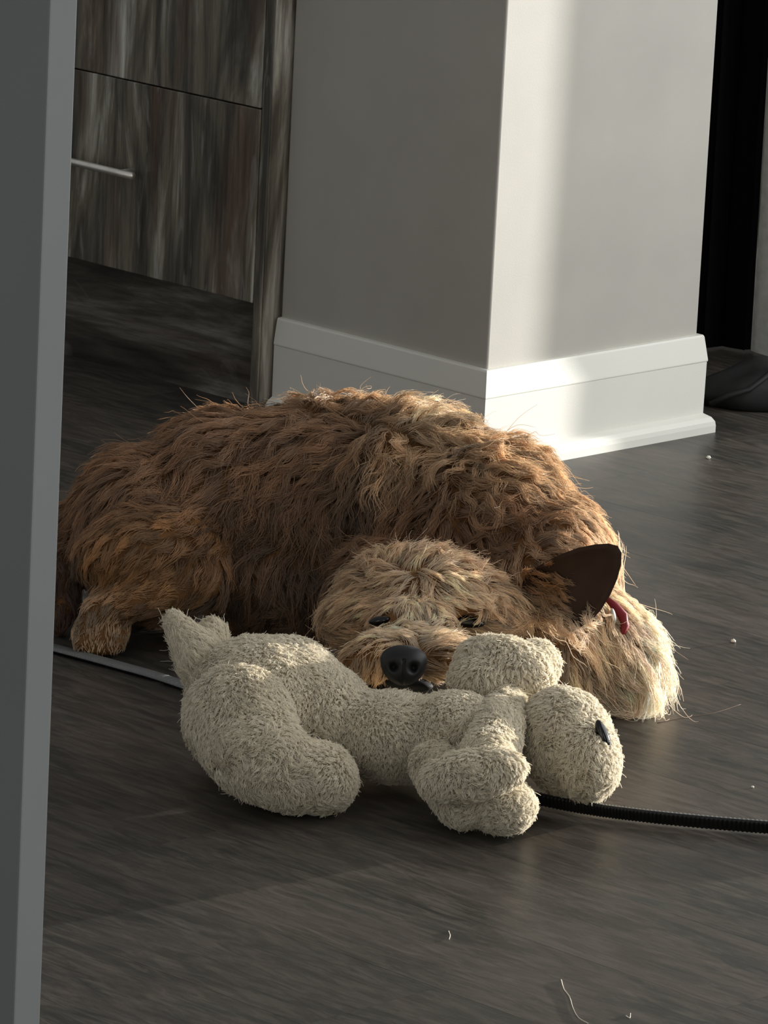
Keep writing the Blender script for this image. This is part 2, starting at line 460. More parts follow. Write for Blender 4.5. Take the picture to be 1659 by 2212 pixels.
def px_ell(S, px, py, Y, rx, ry, rd, rot=0.0, yaw=0.0):
    p = at(px, py, Y); k = ppm(p); S.ell(p, rx / k, ry / k, rd, rot, yaw); return p
def px_pt(px, py, Y, r):
    p = at(px, py, Y); return (p, r / ppm(p))

def skin_mat(name, col, rough=0.8):
    n = NT(name); c = s2l(col); f = n.noise(n.coords(), 40, 4)
    n.lk(n.ramp(f, [(0.3, tuple(x * .8 for x in c)), (0.7, tuple(x * 1.1 for x in c))]), n.b.inputs['Base Color'])
    n.b.inputs['Roughness'].default_value = rough; n.b.inputs['Specular IOR Level'].default_value = 0.1
    return n.m
MAT['dogskin'] = skin_mat('dog_underfur', (128, 92, 58))
MAT['lip'] = plain('dark_lip', (20, 19, 19), 0.75, 0.2)
MAT['nose'] = plain('wet_black_nose', (24, 24, 26), 0.5, 0.4)
MAT['eye'] = plain('dark_eye', (16, 12, 9), 0.2, 0.5)
MAT['ear'] = skin_mat('ear_leather', (62, 47, 38), 0.6)

# ------------------------------------------------------------------ dog
DB = at(640, 1370, -0.95); DB[2] = 0.0
dog = empty('dog', DB)
tag(dog, 'tan long-haired dog lying curled with its chin on the white plush toy', 'dog')
S = Soft()
px_ell(S, 335, 1155, -0.86, 185, 190, 0.11, -12)          # rump
px_ell(S, 500, 1110, -0.84, 220, 215, 0.12, -12)          # loin
px_ell(S, 690, 1110, -0.84, 260, 240, 0.125)
px_ell(S, 790, 1110, -0.86, 250, 228, 0.125)              # ribs
px_ell(S, 900, 1105, -0.90, 210, 215, 0.125)              # withers
px_ell(S, 1050, 1150, -0.98, 175, 195, 0.12, 15)          # shoulder
px_ell(S, 1085, 1130, -1.00, 130, 150, 0.11, 38)
px_ell(S, 1175, 1200, -1.03, 100, 140, 0.10, 38)
px_ell(S, 1185, 1250, -1.06, 140, 170, 0.11, 20)          # neck and chest
px_ell(S, 1305, 1400, -1.10, 95, 150, 0.085, -22)         # folded foreleg and chest fur
px_ell(S, 1200, 1420, -1.14, 110, 120, 0.08)
px_ell(S, 640, 1260, -0.92, 200, 120, 0.09)               # belly
px_ell(S, 900, 1300, -1.02, 190, 160, 0.10)               # throat
px_ell(S, 330, 1190, -0.95, 160, 100, 0.07, -10)          # near thigh
S.limb([px_pt(430, 1200, -0.97, 70), px_pt(440, 1255, -1.0, 52), px_pt(320, 1295, -1.01, 38), px_pt(235, 1315, -1.01, 36)])  # shank
S.limb([px_pt(222, 1325, -1.00, 46), px_pt(215, 1370, -1.005, 54)])
for q, (tx, ty) in enumerate(((172, 1392), (200, 1405), (232, 1405), (258, 1392))):                                      # toes
    S.limb([px_pt(tx + 4, ty - 34, -1.005, 21), px_pt(tx, ty, -1.026, 17)], 4)
S.limb([px_pt(150, 1150, -0.84, 60), px_pt(128, 1250, -0.90, 46), px_pt(128, 1330, -0.93, 34)])                            # tail
# head
px_ell(S, 905, 1285, -1.20, 165, 92, 0.085, 2)            # skull
px_ell(S, 800, 1330, -1.22, 95, 62, 0.06)                 # cheek
px_ell(S, 1030, 1325, -1.20, 105, 68, 0.06)
px_ell(S, 890, 1350, -1.28, 95, 58, 0.07)                 # stop
S.limb([px_pt(890, 1370, -1.30, 62), px_pt(875, 1415, -1.39, 50), px_pt(872, 1432, -1.425, 40)])                            # muzzle
S.limb([px_pt(850, 1395, -1.31, 55), px_pt(815, 1420, -1.40, 50), px_pt(778, 1432, -1.40, 38)]); S.limb([px_pt(920, 1395, -1.31, 55), px_pt(945, 1418, -1.39, 46), px_pt(982, 1415, -1.38, 34)])
S.limb([px_pt(880, 1440, -1.30, 45), px_pt(878, 1462, -1.39, 30)])                                                         # chin
for (ex, ey) in ((822, 1322), (995, 1308)): S.limb([px_pt(ex - 25, ey, -1.275, 26), px_pt(ex + 25, ey - 3, -1.27, 24)], 4)    # brows
body = S.skin('body', MAT['dogskin'], dog, 0.0055, 9, 0.002, DB)

# nose
def bvh_of(objs):
    V, Fc = [], []
    for o in objs:
        mw = np.array(o.matrix_world) if False else None
        off = np.array(o.parent.location) if o.parent else np.zeros(3)
        b0 = len(V)
        V += [tuple(np.array(v.co) + off) for v in o.data.vertices]
        Fc += [tuple(b0 + i for i in p.vertices) for p in o.data.polygons]
    return BVHTree.FromPolygons(V, Fc)
dogb = bvh_of([body])
def hit(tree, px, py):
    d = ray(px, py); d = d / np.linalg.norm(d)
    r = tree.ray_cast(Vector(CAM), Vector(d))
    return r[0], r[1]

def add_blob(name, p, rx, ry, rd, mat, parent, base, rot=0.0, shape=None, sub=4):
    bm = bmesh.new(); bmesh.ops.create_icosphere(bm, subdivisions=sub, radius=1.0)
    R = np.array([RIGHT, UP, -FWD]).T; a = math.radians(rot); c, q = math.cos(a), math.sin(a)
    R = R @ np.array([[c, q, 0], [-q, c, 0], [0, 0, 1.0]])
    for v in bm.verts:
        u_ = np.array(v.co)
        if shape: u_ = shape(u_)
        v.co = Vector(R @ (u_ * [rx, ry, rd]) + np.asarray(p) - np.asarray(base))
    return from_bm(name, bm, MAT[mat], parent, True)
def nose_shape(u):
    x, y, z = u
    x2 = x * (1.0 + 0.22 * max(0, y) - 0.10 * max(0, -y))
    y2 = y * (0.95 if y > 0 else 1.05)
    for sx in (-0.42, 0.42):                                # nostrils
        dd = ((x - sx) / 0.22) ** 2 + ((y + 0.12) / 0.26) ** 2
        if z > 0: z -= 0.55 * math.exp(-dd * 1.6)
    if z > 0: z -= 0.18 * math.exp(-(x / 0.07) ** 2) * (y < 0.3)
    return np.array([x2, y2, z])
np_ = at(872, 1435, -1.468); kk = ppm(np_)
add_blob('nose', np_, 50 / kk, 44 / kk, 0.022, 'nose', dog, DB, 3, nose_shape, 5)
lp = at(884, 1478, -1.43); add_blob('lower_lip', lp, 52 / kk, 17 / kk, 0.018, 'lip', dog, DB, 6)
for (ex, ey, rx, ry, rot) in ((826, 1346, 25, 11, -8), (996, 1335, 50, 14, 9)):
    h_, n_ = hit(dogb, ex, ey)
    p = np.array(h_) + 0.004 * np.array(n_)
    add_blob('eye', p, rx / kk, ry / kk, 0.007, 'eye', dog, DB, rot, None, 3)
    print('eye', p)

# ear: cupped leaf of skin
def ear_mesh(name, outline, base_mid, depth, parent, Y0, mat):
    pts = [at(x, y, Y0 + 0.05 * max(0.0, (1215 - x) / 90.0) ** 1.5) for x, y in outline]
    n = len(pts); c = at(*base_mid, Y0)
    RI = 7; V = []; Fc = []
    for side in (0, 1):
        for r_ in range(RI + 1):
            t = r_ / RI
            for p in pts:
                q = c + (p - c) * t
                V.append(q + FWD * (depth * (1 - t * t) + side * 0.003) )
    st = (RI + 1) * n
    for side in (0, 1):
        for r_ in range(RI):
            for k in range(n):
                a_ = side * st + r_ * n + k; b_ = side * st + r_ * n + (k + 1) % n
                f_ = (a_, b_, b_ + n, a_ + n); Fc.append(f_ if side else f_[::-1])
    for k in range(n):
        a_ = RI * n + k; b_ = RI * n + (k + 1) % n
        Fc.append((a_, b_, b_ + st, a_ + st))
    V = [v - DB for v in V]
    o = pydata(name, V, Fc, MAT[mat], parent, True)
    bm = bmesh.new(); bm.from_mesh(o.data); bmesh.ops.remove_doubles(bm, verts=bm.verts, dist=1e-6); bmesh.ops.recalc_face_normals(bm, faces=bm.faces); bm.to_mesh(o.data); bm.free()
    return o
EAR = [(1130, 1245), (1150, 1230), (1180, 1213), (1215, 1196), (1250, 1183), (1285, 1176), (1315, 1174), (1334, 1179), (1343, 1194), (1342, 1220),
       (1333, 1252), (1318, 1286), (1298, 1318), (1276, 1342), (1252, 1356), (1225, 1352), (1195, 1345), (1165, 1343), (1140, 1325), (1125, 1285)]
ear = ear_mesh('ear', EAR, (1215, 1270), 0.022, dog, -1.24, 'ear'); ear['label'] = 'large upright ear with smooth dark brown inside'

# a bit of red collar with a metal tag showing through the ruff
MAT['collar'] = plain('red_nylon', (128, 36, 42), 0.6, 0.3)
h_, n_ = hit(dogb, 1328, 1338); hp_ = np.array(h_); hn_ = np.array(n_)
k3 = ppm(hp_); cpos = hp_ + hn_ * 0.010
bm = bmesh.new()
tube(bm, [cpos + RIGHT * (x / k3) - UP * (y / k3) - DB for x, y in ((-26, -34), (-8, -18), (8, 2), (14, 24), (6, 48))], [0.003, 0.005, 0.006, 0.005, 0.003], 10)
collar = from_bm('collar', bm, MAT['collar'], dog, True); collar['label'] = 'red nylon collar'
add_blob('tag', cpos + RIGHT * (-12 / k3) - UP * (2 / k3) - FWD * .007, 6 / k3, 17 / k3, .003, 'steel', collar, DB, -12, None, 3)

# ------------------------------------------------------------------ plush toy
MAT['plush'] = skin_mat('plush_backing', (196, 186, 164))
TB = ground(760, 1700); 
toy = empty('plush_toy', TB)
tag(toy, 'cream white plush puppy toy lying on its side under the dog chin', 'plush toy')
def gz(px, py, z): return ground(px, py, z)
def g_pt(px, py, z, r):
    p = ground(px, py, z); return (p, r / ppm(p))
def g_ell(S, px, py, z, rx, ry, rd, rot=0, yaw=0):
    p = ground(px, py, z); k = ppm(p); S.ell(p, rx / k, ry / k, rd, rot, yaw)
toyparts = {}
S = Soft()
g_ell(S, 545, 1530, .082, 148, 158, .082, 20)
g_ell(S, 610, 1525, .080, 140, 152, .078, 18)
g_ell(S, 680, 1550, .072, 130, 122, .070, 16)
g_ell(S, 850, 1592, .062, 140, 98, .062, 6)
g_ell(S, 985, 1600, .066, 120, 106, .062, 8)
toyparts['torso'] = S.skin('torso', MAT['plush'], toy, 0.005, 24, .002, TB)
S = Soft()
S.limb([g_pt(515, 1555, .088, 120), g_pt(555, 1630, .066, 100), g_pt(640, 1678, .045, 78)])
g_ell(S, 690, 1680, .042, 80, 74, .048, 30)
toyparts['hind_leg'] = S.skin('hind_leg', MAT['plush'], toy, 0.005, 6, .002, TB)
S = Soft()
S.limb([g_pt(940, 1655, .055, 55), g_pt(1000, 1730, .038, 60)])
g_ell(S, 1080, 1738, .036, 78, 60, .045, 10)
toyparts['front_leg'] = S.skin('front_leg', MAT['plush'], toy, 0.0045, 6, .002, TB)
S = Soft()
g_ell(S, 1225, 1605, .068, 98, 120, .066, -20)
g_ell(S, 1265, 1640, .060, 72, 88, .055, -10)
toyparts['head'] = S.skin('head', MAT['plush'], toy, 0.0045, 8, .002, TB)
S = Soft()
g_ell(S, 1090, 1445, .125, 108, 66, .045, 14)
g_ell(S, 1150, 1445, .12, 52, 62, .040, 40)
g_ell(S, 1040, 1470, .115, 70, 60, .040, -10)
toyparts['ear_top'] = S.skin('ear', MAT['plush'], toy, 0.0045, 6, .002, TB)
S = Soft()
S.limb([g_pt(1095, 1510, .10, 38), g_pt(1075, 1580, .092, 54), g_pt(1050, 1650, .080, 62)])
g_ell(S, 1020, 1675, .075, 118, 52, .032, -10)
toyparts['ear_low'] = S.skin('ear', MAT['plush'], toy, 0.0045, 6, .002, TB)
S = Soft()
S.limb([g_pt(445, 1440, .12, 52), g_pt(410, 1390, .135, 36), g_pt(378, 1345, .15, 16)])
S.limb([g_pt(445, 1430, .12, 40), g_pt(462, 1370, .14, 26)])
toyparts['tail'] = S.skin('tail', MAT['plush'], toy, 0.004, 3, .002, TB)
MAT['toyeye'] = plain('toy_eye_black', (12, 12, 14), 0.12, 0.6)
tb = bvh_of([toyparts['head']])
h_, n_ = hit(tb, 1300, 1592)
k2 = ppm(np.array(h_))
add_blob('eye', np.array(h_) + .002 * np.array(n_), 13 / k2, 37 / k2, .008, 'toyeye', toyparts['head'], TB, -20, None, 3)
#@@FUR
# ------------------------------------------------------------------ fur
def mesh_tris(o, off):
    me = o.data; me.calc_loop_triangles()
    co = np.empty(len(me.vertices) * 3); me.vertices.foreach_get('co', co); co = co.reshape(-1, 3) + off
    tr = np.empty(len(me.loop_triangles) * 3, dtype=np.int32); me.loop_triangles.foreach_get('vertices', tr); tr = tr.reshape(-1, 3)
    vn = np.empty(len(me.vertices) * 3); me.vertices.foreach_get('normal', vn); vn = vn.reshape(-1, 3)
    return co, tr, vn
def scatter(co, tr, vn, n, rg, weight=None):
    a, b, c = co[tr[:, 0]], co[tr[:, 1]], co[tr[:, 2]]
    ar = np.linalg.norm(np.cross(b - a, c - a), axis=1)
    if weight is not None: ar = ar * weight((a + b + c) / 3, np.cross(b - a, c - a) / (ar[:, None] + 1e-12))
    ti = rg.choice(len(ar), n, p=ar / ar.sum())
    u = rg.random((n, 2)); m = u.sum(1) > 1; u[m] = 1 - u[m]
    w0 = 1 - u.sum(1)
    P = a[ti] * w0[:, None] + b[ti] * u[:, :1] + c[ti] * u[:, 1:]
    N = vn[tr[ti, 0]] * w0[:, None] + vn[tr[ti, 1]] * u[:, :1] + vn[tr[ti, 2]] * u[:, 1:]
    N /= np.linalg.norm(N, axis=1, keepdims=True) + 1e-12
    return P, N
def unit(v): return v / (np.linalg.norm(v, axis=-1, keepdims=True) + 1e-12)

def make_strands(name, P, rad, col, mat, parent, base):
    """P: (n, k, 3) world points; rad (k,) ; col (n, 3) linear."""
    n, k, _ = P.shape
    cu = bpy.data.hair_curves.new(name); cu.add_curves([k] * n)
    cu.attributes['position'].data.foreach_set('vector', (P - np.asarray(base)).astype(np.float32).ravel())
    ra = cu.attributes.get('radius') or cu.attributes.new('radius', 'FLOAT', 'POINT')
    r_ = rad if getattr(rad, 'ndim', 1) == 2 else np.tile(rad, (n, 1))
    ra.data.foreach_set('value', r_.astype(np.float32).ravel())
    ca = cu.attributes.new('tint', 'FLOAT_COLOR', 'CURVE')
    ca.data.foreach_set('color', np.concatenate([col, np.ones((n, 1))], 1).astype(np.float32).ravel())
    cu.materials.append(mat)
    o = bpy.data.objects.new(name, cu); COL.objects.link(o); o.parent = parent
    o['kind'] = 'stuff'
    return o

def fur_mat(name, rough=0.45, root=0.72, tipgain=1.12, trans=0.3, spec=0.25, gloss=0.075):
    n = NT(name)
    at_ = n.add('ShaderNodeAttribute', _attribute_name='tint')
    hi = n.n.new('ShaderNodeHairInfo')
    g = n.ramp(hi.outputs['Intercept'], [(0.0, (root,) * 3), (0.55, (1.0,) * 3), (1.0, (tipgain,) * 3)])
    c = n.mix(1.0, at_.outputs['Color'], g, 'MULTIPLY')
    n.lk(c, n.b.inputs['Base Color']); n.b.inputs['Roughness'].default_value = rough
    n.b.inputs['Specular IOR Level'].default_value = spec
    tr = n.n.new('ShaderNodeBsdfTranslucent'); n.lk(c, tr.inputs[0])
    mx = n.n.new('ShaderNodeMixShader'); mx.inputs[0].default_value = trans
    hb = n.n.new('ShaderNodeBsdfHair'); hb.component = 'Reflection'; hb.inputs['RoughnessU'].default_value = 0.22; hb.inputs['RoughnessV'].default_value = 0.6
    hb.inputs['Color'].default_value = (0.95, 0.9, 0.82, 1)
    m2 = n.n.new('ShaderNodeMixShader'); m2.inputs[0].default_value = gloss
    n.lk(n.b.outputs[0], m2.inputs[1]); n.lk(hb.outputs[0], m2.inputs[2])
    out = n.n['Material Output']
    n.lk(m2.outputs[0], mx.inputs[1]); n.lk(tr.outputs[0], mx.inputs[2]); n.lk(mx.outputs[0], out.inputs[0])
    return n.m
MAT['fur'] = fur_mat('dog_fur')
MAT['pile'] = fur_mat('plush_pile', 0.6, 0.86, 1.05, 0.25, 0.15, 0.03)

def blend(ctrl_p, vals, pts, power=2.0, eps=0.012):
    """inverse-distance blend of control values (m, d) at pts (n, 3)."""
    out = np.empty((len(pts), vals.shape[1]))
    for i in range(0, len(pts), 20000):
        q = pts[i:i + 20000]
        d2 = ((q[:, None, :] - ctrl_p[None]) ** 2).sum(2) + eps ** 2
        w_ = d2 ** -power
        w_ /= w_.sum(1, keepdims=True)
        out[i:i + 20000] = w_ @ vals
    return out

def grow(name, emitter, off, controls, n_guides, n_strands, mat, parent, base, rg, tree=None, K_=11, rad=(0.00034, 0.00030, 0.00010),
         clump=0.8, frizz=0.05, keep=None, weight=None, grav=0.15, stray=0.05, colvar=0.24, tree_hit=None, noise_dir=0.35, wave_len=0.030, curl=0.0, swirl=0.0, min_len=0.0025, short_loose=False, gweight=None):
    co, tr, vn = mesh_tris(emitter, off)
    tree = tree or BVHTree.FromPolygons([tuple(v) for v in co], [tuple(t) for t in tr.tolist()])
    hp, vals = [], []
    for c in controls:
        px, py, dx, dy, ln, lift, wv, colr = c
        h_, n_ = hit(tree_hit or tree, px, py)
        if h_ is None: continue
        d3 = RIGHT * dx - UP * dy
        nn = math.hypot(dx, dy) + 1e-9
        hp.append(np.array(h_)); vals.append([*(d3 / nn), ln / 1870.0, lift, wv / 1870.0, *s2l(colr)])
    hp = np.array(hp); vals = np.array(vals)
    GP, GN = scatter(co, tr, vn, n_guides, rg, gweight or weight)
    gv = blend(hp, vals, GP)
    ln = gv[:, 3] * rg.uniform(0.75, 1.25, n_guides); lift = gv[:, 4] * rg.uniform(0.6, 1.5, n_guides); wv = gv[:, 5] * rg.uniform(0.2, 1.3, n_guides)
    calm = np.clip(gv[:, 3:4] / 0.045, 0.2, 1.0)
    d = gv[:, :3] + calm * noise_dir * rg.normal(size=(n_guides, 3)) * 0.6
    if swirl:
        sp, _sn = scatter(co, tr, vn, 700, rg)
        d = d + calm * swirl * unit(blend(sp, rg.normal(size=(700, 3)), GP, 2.0, 0.008))
    d = d - GN * (d * GN).sum(1, keepdims=True); d = unit(d)
    d = unit(d + GN * lift[:, None])
    Q = np.empty((n_guides, K_, 3)); Q[:, 0] = GP
    p = GP.copy(); step = ln / (K_ - 1)
    for k in range(1, K_):
        p = p + d * step[:, None]
        # stay on or above the skin and bend along it
        for i in range(n_guides):
            r_ = tree.find_nearest(Vector(p[i]))
            if r_[0] is None: continue
            q, nq = np.array(r_[0]), np.array(r_[1])
            h_ = (p[i] - q) @ nq
            hmin = 0.002 + 0.10 * lift[i] * ln[i]
            if h_ < hmin:
                p[i] += nq * (hmin - h_)
            dn = d[i] @ nq
            d[i] -= nq * dn * (0.28 if dn > 0 else 0.6)
            if p[i][2] < 0.003: p[i][2] = 0.003; d[i][2] = abs(d[i][2]) * 0.2
        d = unit(d + np.array([0, 0, -1.0]) * (grav / K_))
        Q[:, k] = p
    # waves
    T = np.gradient(Q, axis=1); T = unit(T)
    Bn = unit(np.cross(T, GN[:, None, :])); Nn = np.cross(Bn, T)
    arc = np.linspace(0, 1, K_)[None] * ln[:, None]
    ph = rg.uniform(0, 6.28, n_guides)[:, None]
    wl = wave_len * rg.uniform(0.55, 1.6, n_guides)[:, None]
    amp = wv[:, None] * np.clip(np.linspace(0, 1, K_) * 1.8, 0, 1)[None]
    sgn = rg.choice([-1, 1], n_guides)[:, None]
    Q = Q + Bn * (amp * (np.sin(6.283 * arc / wl + ph) - np.sin(ph)))[..., None] + Nn * (0.55 * amp * (np.cos(6.283 * arc / wl * sgn + ph) - np.cos(ph)))[..., None]
    if curl:
        Q = Q + Nn * (curl * ln[:, None] * np.linspace(0, 1, K_)[None] ** 2 * rg.uniform(-.2, 1, n_guides)[:, None])[..., None]
    gcol = gv[:, 6:9] * (1 + colvar * rg.normal(size=(n_guides, 1))) 
    # children
    SP, SN = scatter(co, tr, vn, n_strands, rg, weight)
    if keep is not None:
        m = keep(SP); SP, SN = SP[m], SN[m]
    kd = KDTree(n_guides)
    for i, g in enumerate(GP): kd.insert(Vector(g), i)
    kd.balance()
    jit = SP + rg.normal(size=SP.shape) * 0.0015
    gi = np.array([kd.find(Vector(q))[1] for q in jit])
    ns = len(SP)
    t = np.linspace(0, 1, K_)
    ls = rg.uniform(0.6, 1.06, ns)
    # resample guide at t * ls
    idx = t[None] * ls[:, None] * (K_ - 1)
    i0 = np.clip(np.floor(idx).astype(int), 0, K_ - 2); fr_ = (idx - i0)[..., None]
    Gp = Q[gi]
    ar_ = np.arange(ns)[:, None]
    path_ = Gp[ar_, i0] * (1 - fr_) + Gp[ar_, i0 + 1] * fr_
    offv = SP - GP[gi]
    cl = clump * rg.uniform(0.75, 1.0, ns)
    st = rg.random(ns) < stray
    cl[st] *= 0.2
    cl *= np.clip(ln[gi] / 0.022, 0.1, 1.0) if short_loose else 1.0
    P = path_ - GP[gi][:, None] + SP[:, None] - offv[:, None] * (cl[:, None] * (1 - (1 - t[None]) ** 1.7))[..., None]
    fz = rg.normal(size=(ns, 3)) * (np.where(st, 4.0, 1.0) * frizz * ln[gi])[:, None]
    P = P + fz[:, None] * (t[None, :, None] ** 1.5)
    fz2 = rg.normal(size=(ns, 3)) * (frizz * 0.5 * ln[gi])[:, None]
    P = P + fz2[:, None] * np.sin(t * 9.0)[None, :, None] * t[None, :, None]
    P[..., 2] = np.maximum(P[..., 2], 0.0015)
    cs = np.clip(gcol[gi] * (1 + 0.10 * rg.normal(size=(ns, 1))), 0.005, 0.95)
    m = ln[gi] > min_len
    P, cs = P[m], cs[m]
    rr = np.interp(t, [0, 0.5, 1.0], rad)
    return make_strands(name, P, rr, cs, mat, parent, base)

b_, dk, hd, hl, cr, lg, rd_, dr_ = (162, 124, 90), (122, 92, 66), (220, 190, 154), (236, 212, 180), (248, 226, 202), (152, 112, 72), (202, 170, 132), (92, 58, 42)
crest_rim = (232, 206, 170); ch = (104, 92, 80); lt = (178, 134, 86); bw = (236, 214, 182)  # first colour: crest tufts, paler to paint in the sun's rim light
DOGC = [
 (250, 1050, -.6, .8, 85, .35, 5, b_), (170, 1150, -.5, .9, 80, .3, 4, b_), (330, 975, -.8, .5, 80, .45, 6, b_), (430, 940, -.8, .4, 85, .5, 7, b_),
 (550, 895, -.8, .35, 95, .6, 9, b_), (640, 865, -.5, .2, 95, 1.0, 12, crest_rim), (720, 870, .5, .2, 95, 1.0, 14, crest_rim), (820, 890, .5, .3, 90, .7, 13, rd_),
 (920, 900, .3, -.2, 80, .9, 13, crest_rim), (1000, 920, .5, .2, 80, .8, 13, rd_),
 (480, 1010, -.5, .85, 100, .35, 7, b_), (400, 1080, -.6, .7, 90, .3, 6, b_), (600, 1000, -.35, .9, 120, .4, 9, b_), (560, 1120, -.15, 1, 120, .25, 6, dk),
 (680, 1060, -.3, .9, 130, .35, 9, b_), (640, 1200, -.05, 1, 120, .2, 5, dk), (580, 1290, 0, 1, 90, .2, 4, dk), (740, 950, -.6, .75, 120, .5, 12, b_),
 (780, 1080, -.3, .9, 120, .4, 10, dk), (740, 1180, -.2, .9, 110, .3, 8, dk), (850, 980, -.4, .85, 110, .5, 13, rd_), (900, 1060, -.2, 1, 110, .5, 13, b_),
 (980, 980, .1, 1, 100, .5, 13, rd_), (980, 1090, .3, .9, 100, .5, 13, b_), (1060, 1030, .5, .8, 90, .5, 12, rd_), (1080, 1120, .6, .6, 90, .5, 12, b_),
 (1140, 1010, .7, .7, 75, .5, 9, rd_), (1180, 1110, .7, .7, 70, .35, 8, b_), (1240, 1110, .65, .75, 45, .2, 3, hd), (1290, 1160, .6, .8, 40, .18, 2, hd),
 (860, 1150, -.3, .6, 90, .5, 12, b_), (1000, 1170, .5, .4, 80, .6, 12, b_),
 (1340, 1260, .55, .85, 70, .25, 3, hl), (1370, 1340, .65, .75, 120, .45, 4, cr), (1385, 1430, .72, .7, 150, .6, 5, cr), (1395, 1380, .75, .6, 135, .6, 5, cr), (1320, 1300, .5, .85, 80, .25, 3, hl),
 (1290, 1400, .55, .85, 95, .25, 4, hl), (1330, 1500, .6, .8, 115, .35, 4, cr), (1260, 1480, .6, .8, 125, .3, 4, hl), (1230, 1400, .4, .9, 100, .25, 4, hd),
 (300, 1180, -.75, .5, 52, .22, 4, lt), (380, 1150, -.6, .6, 60, .25, 5, lt), (450, 1200, -.3, .8, 70, .3, 6, lg), (240, 1230, -.7, .6, 48, .2, 3, lt),
 (400, 1270, -.85, .4, 28, .15, 2, lt), (300, 1300, -.9, .3, 22, .12, 1, lt), (340, 1285, -.9, .3, 24, .12, 1, lt), (440, 1255, -.7, .6, 32, .15, 2, lt), (215, 1340, -.3, .9, 22, .15, 1, hd), (185, 1385, 0, 1, 11, .12, .5, hd), (240, 1390, 0, 1, 11, .12, .5, hd),
 (480, 1280, -.4, .9, 70, .25, 4, dk), (125, 1240, 0, 1, 55, .3, 3, dr_), (125, 1320, 0, 1, 45, .3, 3, dr_),
 # head
 (900, 1215, .0, -.8, 66, .8, 4.0, hd), (820, 1235, -.5, -.5, 66, .7, 3.5, hd), (990, 1225, .4, -.5, 66, .7, 3.5, hd), (1060, 1250, .8, -.1, 72, .5, 2.5, hd),
 (840, 1280, -.5, .3, 58, .5, 3.0, hd), (900, 1275, -.1, .6, 50, .5, 3.0, hl), (970, 1265, .5, .4, 55, .5, 3.0, hl), (760, 1290, -.8, .4, 66, .45, 3.0, hd),
 (815, 1318, -.6, .25, 31, .4, 1.5, hd), (985, 1305, .5, .1, 36, .4, 1.5, hl), (1050, 1310, .8, .4, 66, .3, 2.0, hd), (1100, 1300, .85, .35, 72, .3, 2.0, hd),
 (890, 1330, -.1, -.5, 29, .4, 1.0, bw), (870, 1370, -.4, .1, 31, .35, 1.0, bw), (910, 1370, .6, .0, 41, .35, 1.0, hl), (720, 1345, -.7, .6, 66, .4, 2.5, hd),
 (775, 1415, -.8, .5, 60, .4, 1.5, hd), (800, 1440, -.5, .8, 54, .4, 1.5, hd), (960, 1400, .9, .15, 72, .4, 1.5, hl), (945, 1440, .8, .5, 60, .35, 1.5, hd),
 (830, 1450, -.3, .9, 31, .3, 0.8, hd), (920, 1460, .4, .9, 29, .3, 0.8, hd), (760, 1370, -.8, .4, 60, .45, 2.0, hd), (1000, 1390, .9, .3, 72, .35, 1.5, hd),
 (872, 1470, -.1, 1, 24, .2, 1, ch), (905, 1472, .3, 1, 24, .2, 1, ch), (840, 1470, -.4, .9, 28, .25, 1, ch),
 (1090, 1370, .7, .7, 72, .3, 2.0, hd),
]
EYEP = [np.array(hit(dogb, 826, 1345)[0]), np.array(hit(dogb, 990, 1334)[0])]
def keep_dog(Pt):
    m = np.ones(len(Pt), bool)
    for e, r_ in zip(EYEP, (0.013, 0.020)):
        dv = Pt - e; m &= (((dv @ RIGHT) / (r_ * 1.45)) ** 2 + ((dv @ UP) / (r_ * .7)) ** 2 + ((dv @ FWD) / 0.03) ** 2) > 1
    dv = Pt - np_ - UP * .004; m &= (((dv @ RIGHT) / .025) ** 2 + ((dv @ UP) / .019) ** 2 + ((dv @ FWD) / 0.03) ** 2) > 1
    m &= Pt[:, 2] > 0.006
    return m
def w_dog(c, nrm):                                         # fewer strands underneath
    w_ = np.where(c[:, 2] < 0.01, 0.05, 1.0)
    hd_ = np.linalg.norm(c - at(890, 1340, -1.28), axis=1) < 0.13
    return w_ * np.where(hd_, 1.9, 1.0)
def g_dog(c, nrm):
    hd_ = np.linalg.norm(c - at(890, 1340, -1.28), axis=1) < 0.13
    return np.where(c[:, 2] < 0.01, 0.05, 1.0) * np.where(hd_, 4.0, 1.0)
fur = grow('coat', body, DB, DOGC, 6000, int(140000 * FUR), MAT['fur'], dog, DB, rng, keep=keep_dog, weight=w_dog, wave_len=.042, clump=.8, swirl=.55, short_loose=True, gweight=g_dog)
fur['label'] = 'long wavy tan coat'
# fringe on the ear
EARC = [(1110, 1280, .9, .25, 95, .4, 4, lg), (1150, 1250, .9, .1, 80, .35, 4, lg), (1150, 1310, .9, .5, 110, .4, 5, hd), (1190, 1335, .7, .8, 110, .4, 6, hl),
        (1225, 1350, .2, 1, 95, .4, 8, cr), (1265, 1340, .5, .9, 45, .3, 5, cr), (1235, 1315, .9, .3, 0, .1, 0, dk), (1215, 1295, .9, .3, 22, .2, 1, lg), (1200, 1270, .9, .3, 45, .25, 3, lg), (1250, 1210, .9, 0, 0, .1, 0, dk), (1300, 1200, .9, 0, 0, .1, 0, dk),
        (1240, 1270, .9, 0, 0, .1, 0, dk), (1290, 1270, .9, 0, 0, .1, 0, dk), (1330, 1220, .9, 0, 0, .1, 0, dk), (1180, 1225, .9, 0, 20, .2, 1, lg), (1250, 1310, .9, .6, 20, .3, 2, hd)]
ef = grow('ear_fringe', ear, DB, EARC, 150, int(2800 * FUR), MAT['fur'], ear, DB, rng, weight=lambda c, n: np.where(n @ FWD < 0, 1.0, 0.1), clump=.85, min_len=.013)

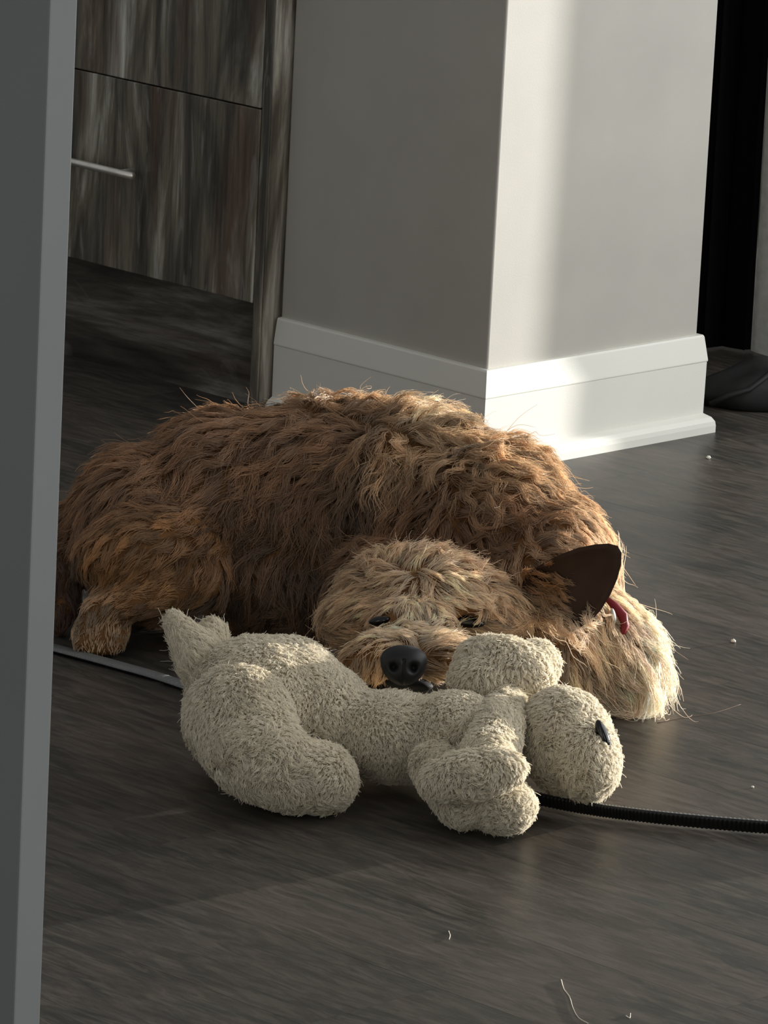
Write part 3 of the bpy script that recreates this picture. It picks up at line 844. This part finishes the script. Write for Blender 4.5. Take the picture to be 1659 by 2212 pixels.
# plush pile on the toy
pc = (232, 223, 203)
for nm, o in toyparts.items():
    co, tr, vn = mesh_tris(o, TB)
    area = np.linalg.norm(np.cross(co[tr[:, 1]] - co[tr[:, 0]], co[tr[:, 2]] - co[tr[:, 0]]), axis=1).sum() / 2
    ctr = co.mean(0)
    ctl = []
    # random but slowly changing lie of the pile
    V_ = co[rng.choice(len(co), 60)]
    for v in V_:
        q = v - CAM; wz = q @ FWD; px = IW / 2 + F * (q @ RIGHT) / wz; py = IH / 2 - F * (q @ UP) / wz
        a_ = rng.uniform(0, 6.28)
        ctl.append((px, py, math.cos(a_) * .8, math.sin(a_) + .5, 10 if nm in ('torso', 'front_leg') else 14, .6, 1.8, pc))
    if nm == 'tail': ctl = [(x, y, -.6, -.8, 24, .4, 2, pc) for (x, y, *_) in ctl]
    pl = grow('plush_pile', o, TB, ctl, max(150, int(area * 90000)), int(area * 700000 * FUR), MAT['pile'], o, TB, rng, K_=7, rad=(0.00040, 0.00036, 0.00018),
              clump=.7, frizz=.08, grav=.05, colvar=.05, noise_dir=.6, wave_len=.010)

# ------------------------------------------------------------------ crumbs and shed hairs on the floor
MAT['collarhair'] = plain('brown_hair', (112, 92, 76), 0.6, 0.2)
MAT['crumb'] = plain('pale_crumb', (228, 224, 212), 0.7, 0.3)
MAT['hair'] = plain('shed_hair', (214, 204, 188), 0.5, 0.4)
for (px, py, sx, lab) in ((1530, 991, .0034, 'tiny white crumb on the floor by the end of the column'), (1584, 1388, .0032, 'tiny white crumb on the open floor right of the dog'),
                          (1626, 1702, .0018, 'tiny pale speck on the floor above the leash at the frame edge')):
    g = ground(px, py)
    bm = bmesh.new(); bmesh.ops.create_icosphere(bm, subdivisions=2, radius=sx)
    for v in bm.verts: v.co = v.co * random.uniform(.75, 1.2); v.co.z = max(v.co.z * .8, -sx * .6)
    o = from_bm('crumb', bm, MAT['crumb'], None, True); o.location = (g[0], g[1], sx * .62)
    tag(o, lab, 'crumb')
for pts, lab in ((((1212, 2118), (1218, 2138), (1230, 2155), (1238, 2180), (1250, 2200), (1270, 2212)), 'long curved pale dog hair on the floor at the bottom'),
                 (((969, 2013), (972, 2022), (970, 2031)), 'short pale dog hair on the floor in front of the toy'),
                 (((1352, 2196), (1360, 2200), (1362, 2190)), 'short curled dog hair beside the long hair at the bottom'),
                 (((1420, 1562), (1470, 1552), (1540, 1541), (1600, 1522)), 'thin brown dog hair on the floor right of the toy head')):
    P3 = [ground(*q) for q in pts]; o0 = P3[0].copy(); c3 = catmull([p - o0 + np.array([0, 0, .0007]) for p in P3], 8)
    bm = bmesh.new(); tube(bm, c3, [.0006 * (1 - .5 * i / len(c3)) for i in range(len(c3))], 6)
    o = from_bm('shed_hair', bm, MAT['hair'], None, True); o.location = o0
    if 'brown' in lab: o.data.materials[0] = MAT['collarhair']; o.data.transform(Matrix.Diagonal((1, 1, .5, 1)))
    tag(o, lab, 'hair')
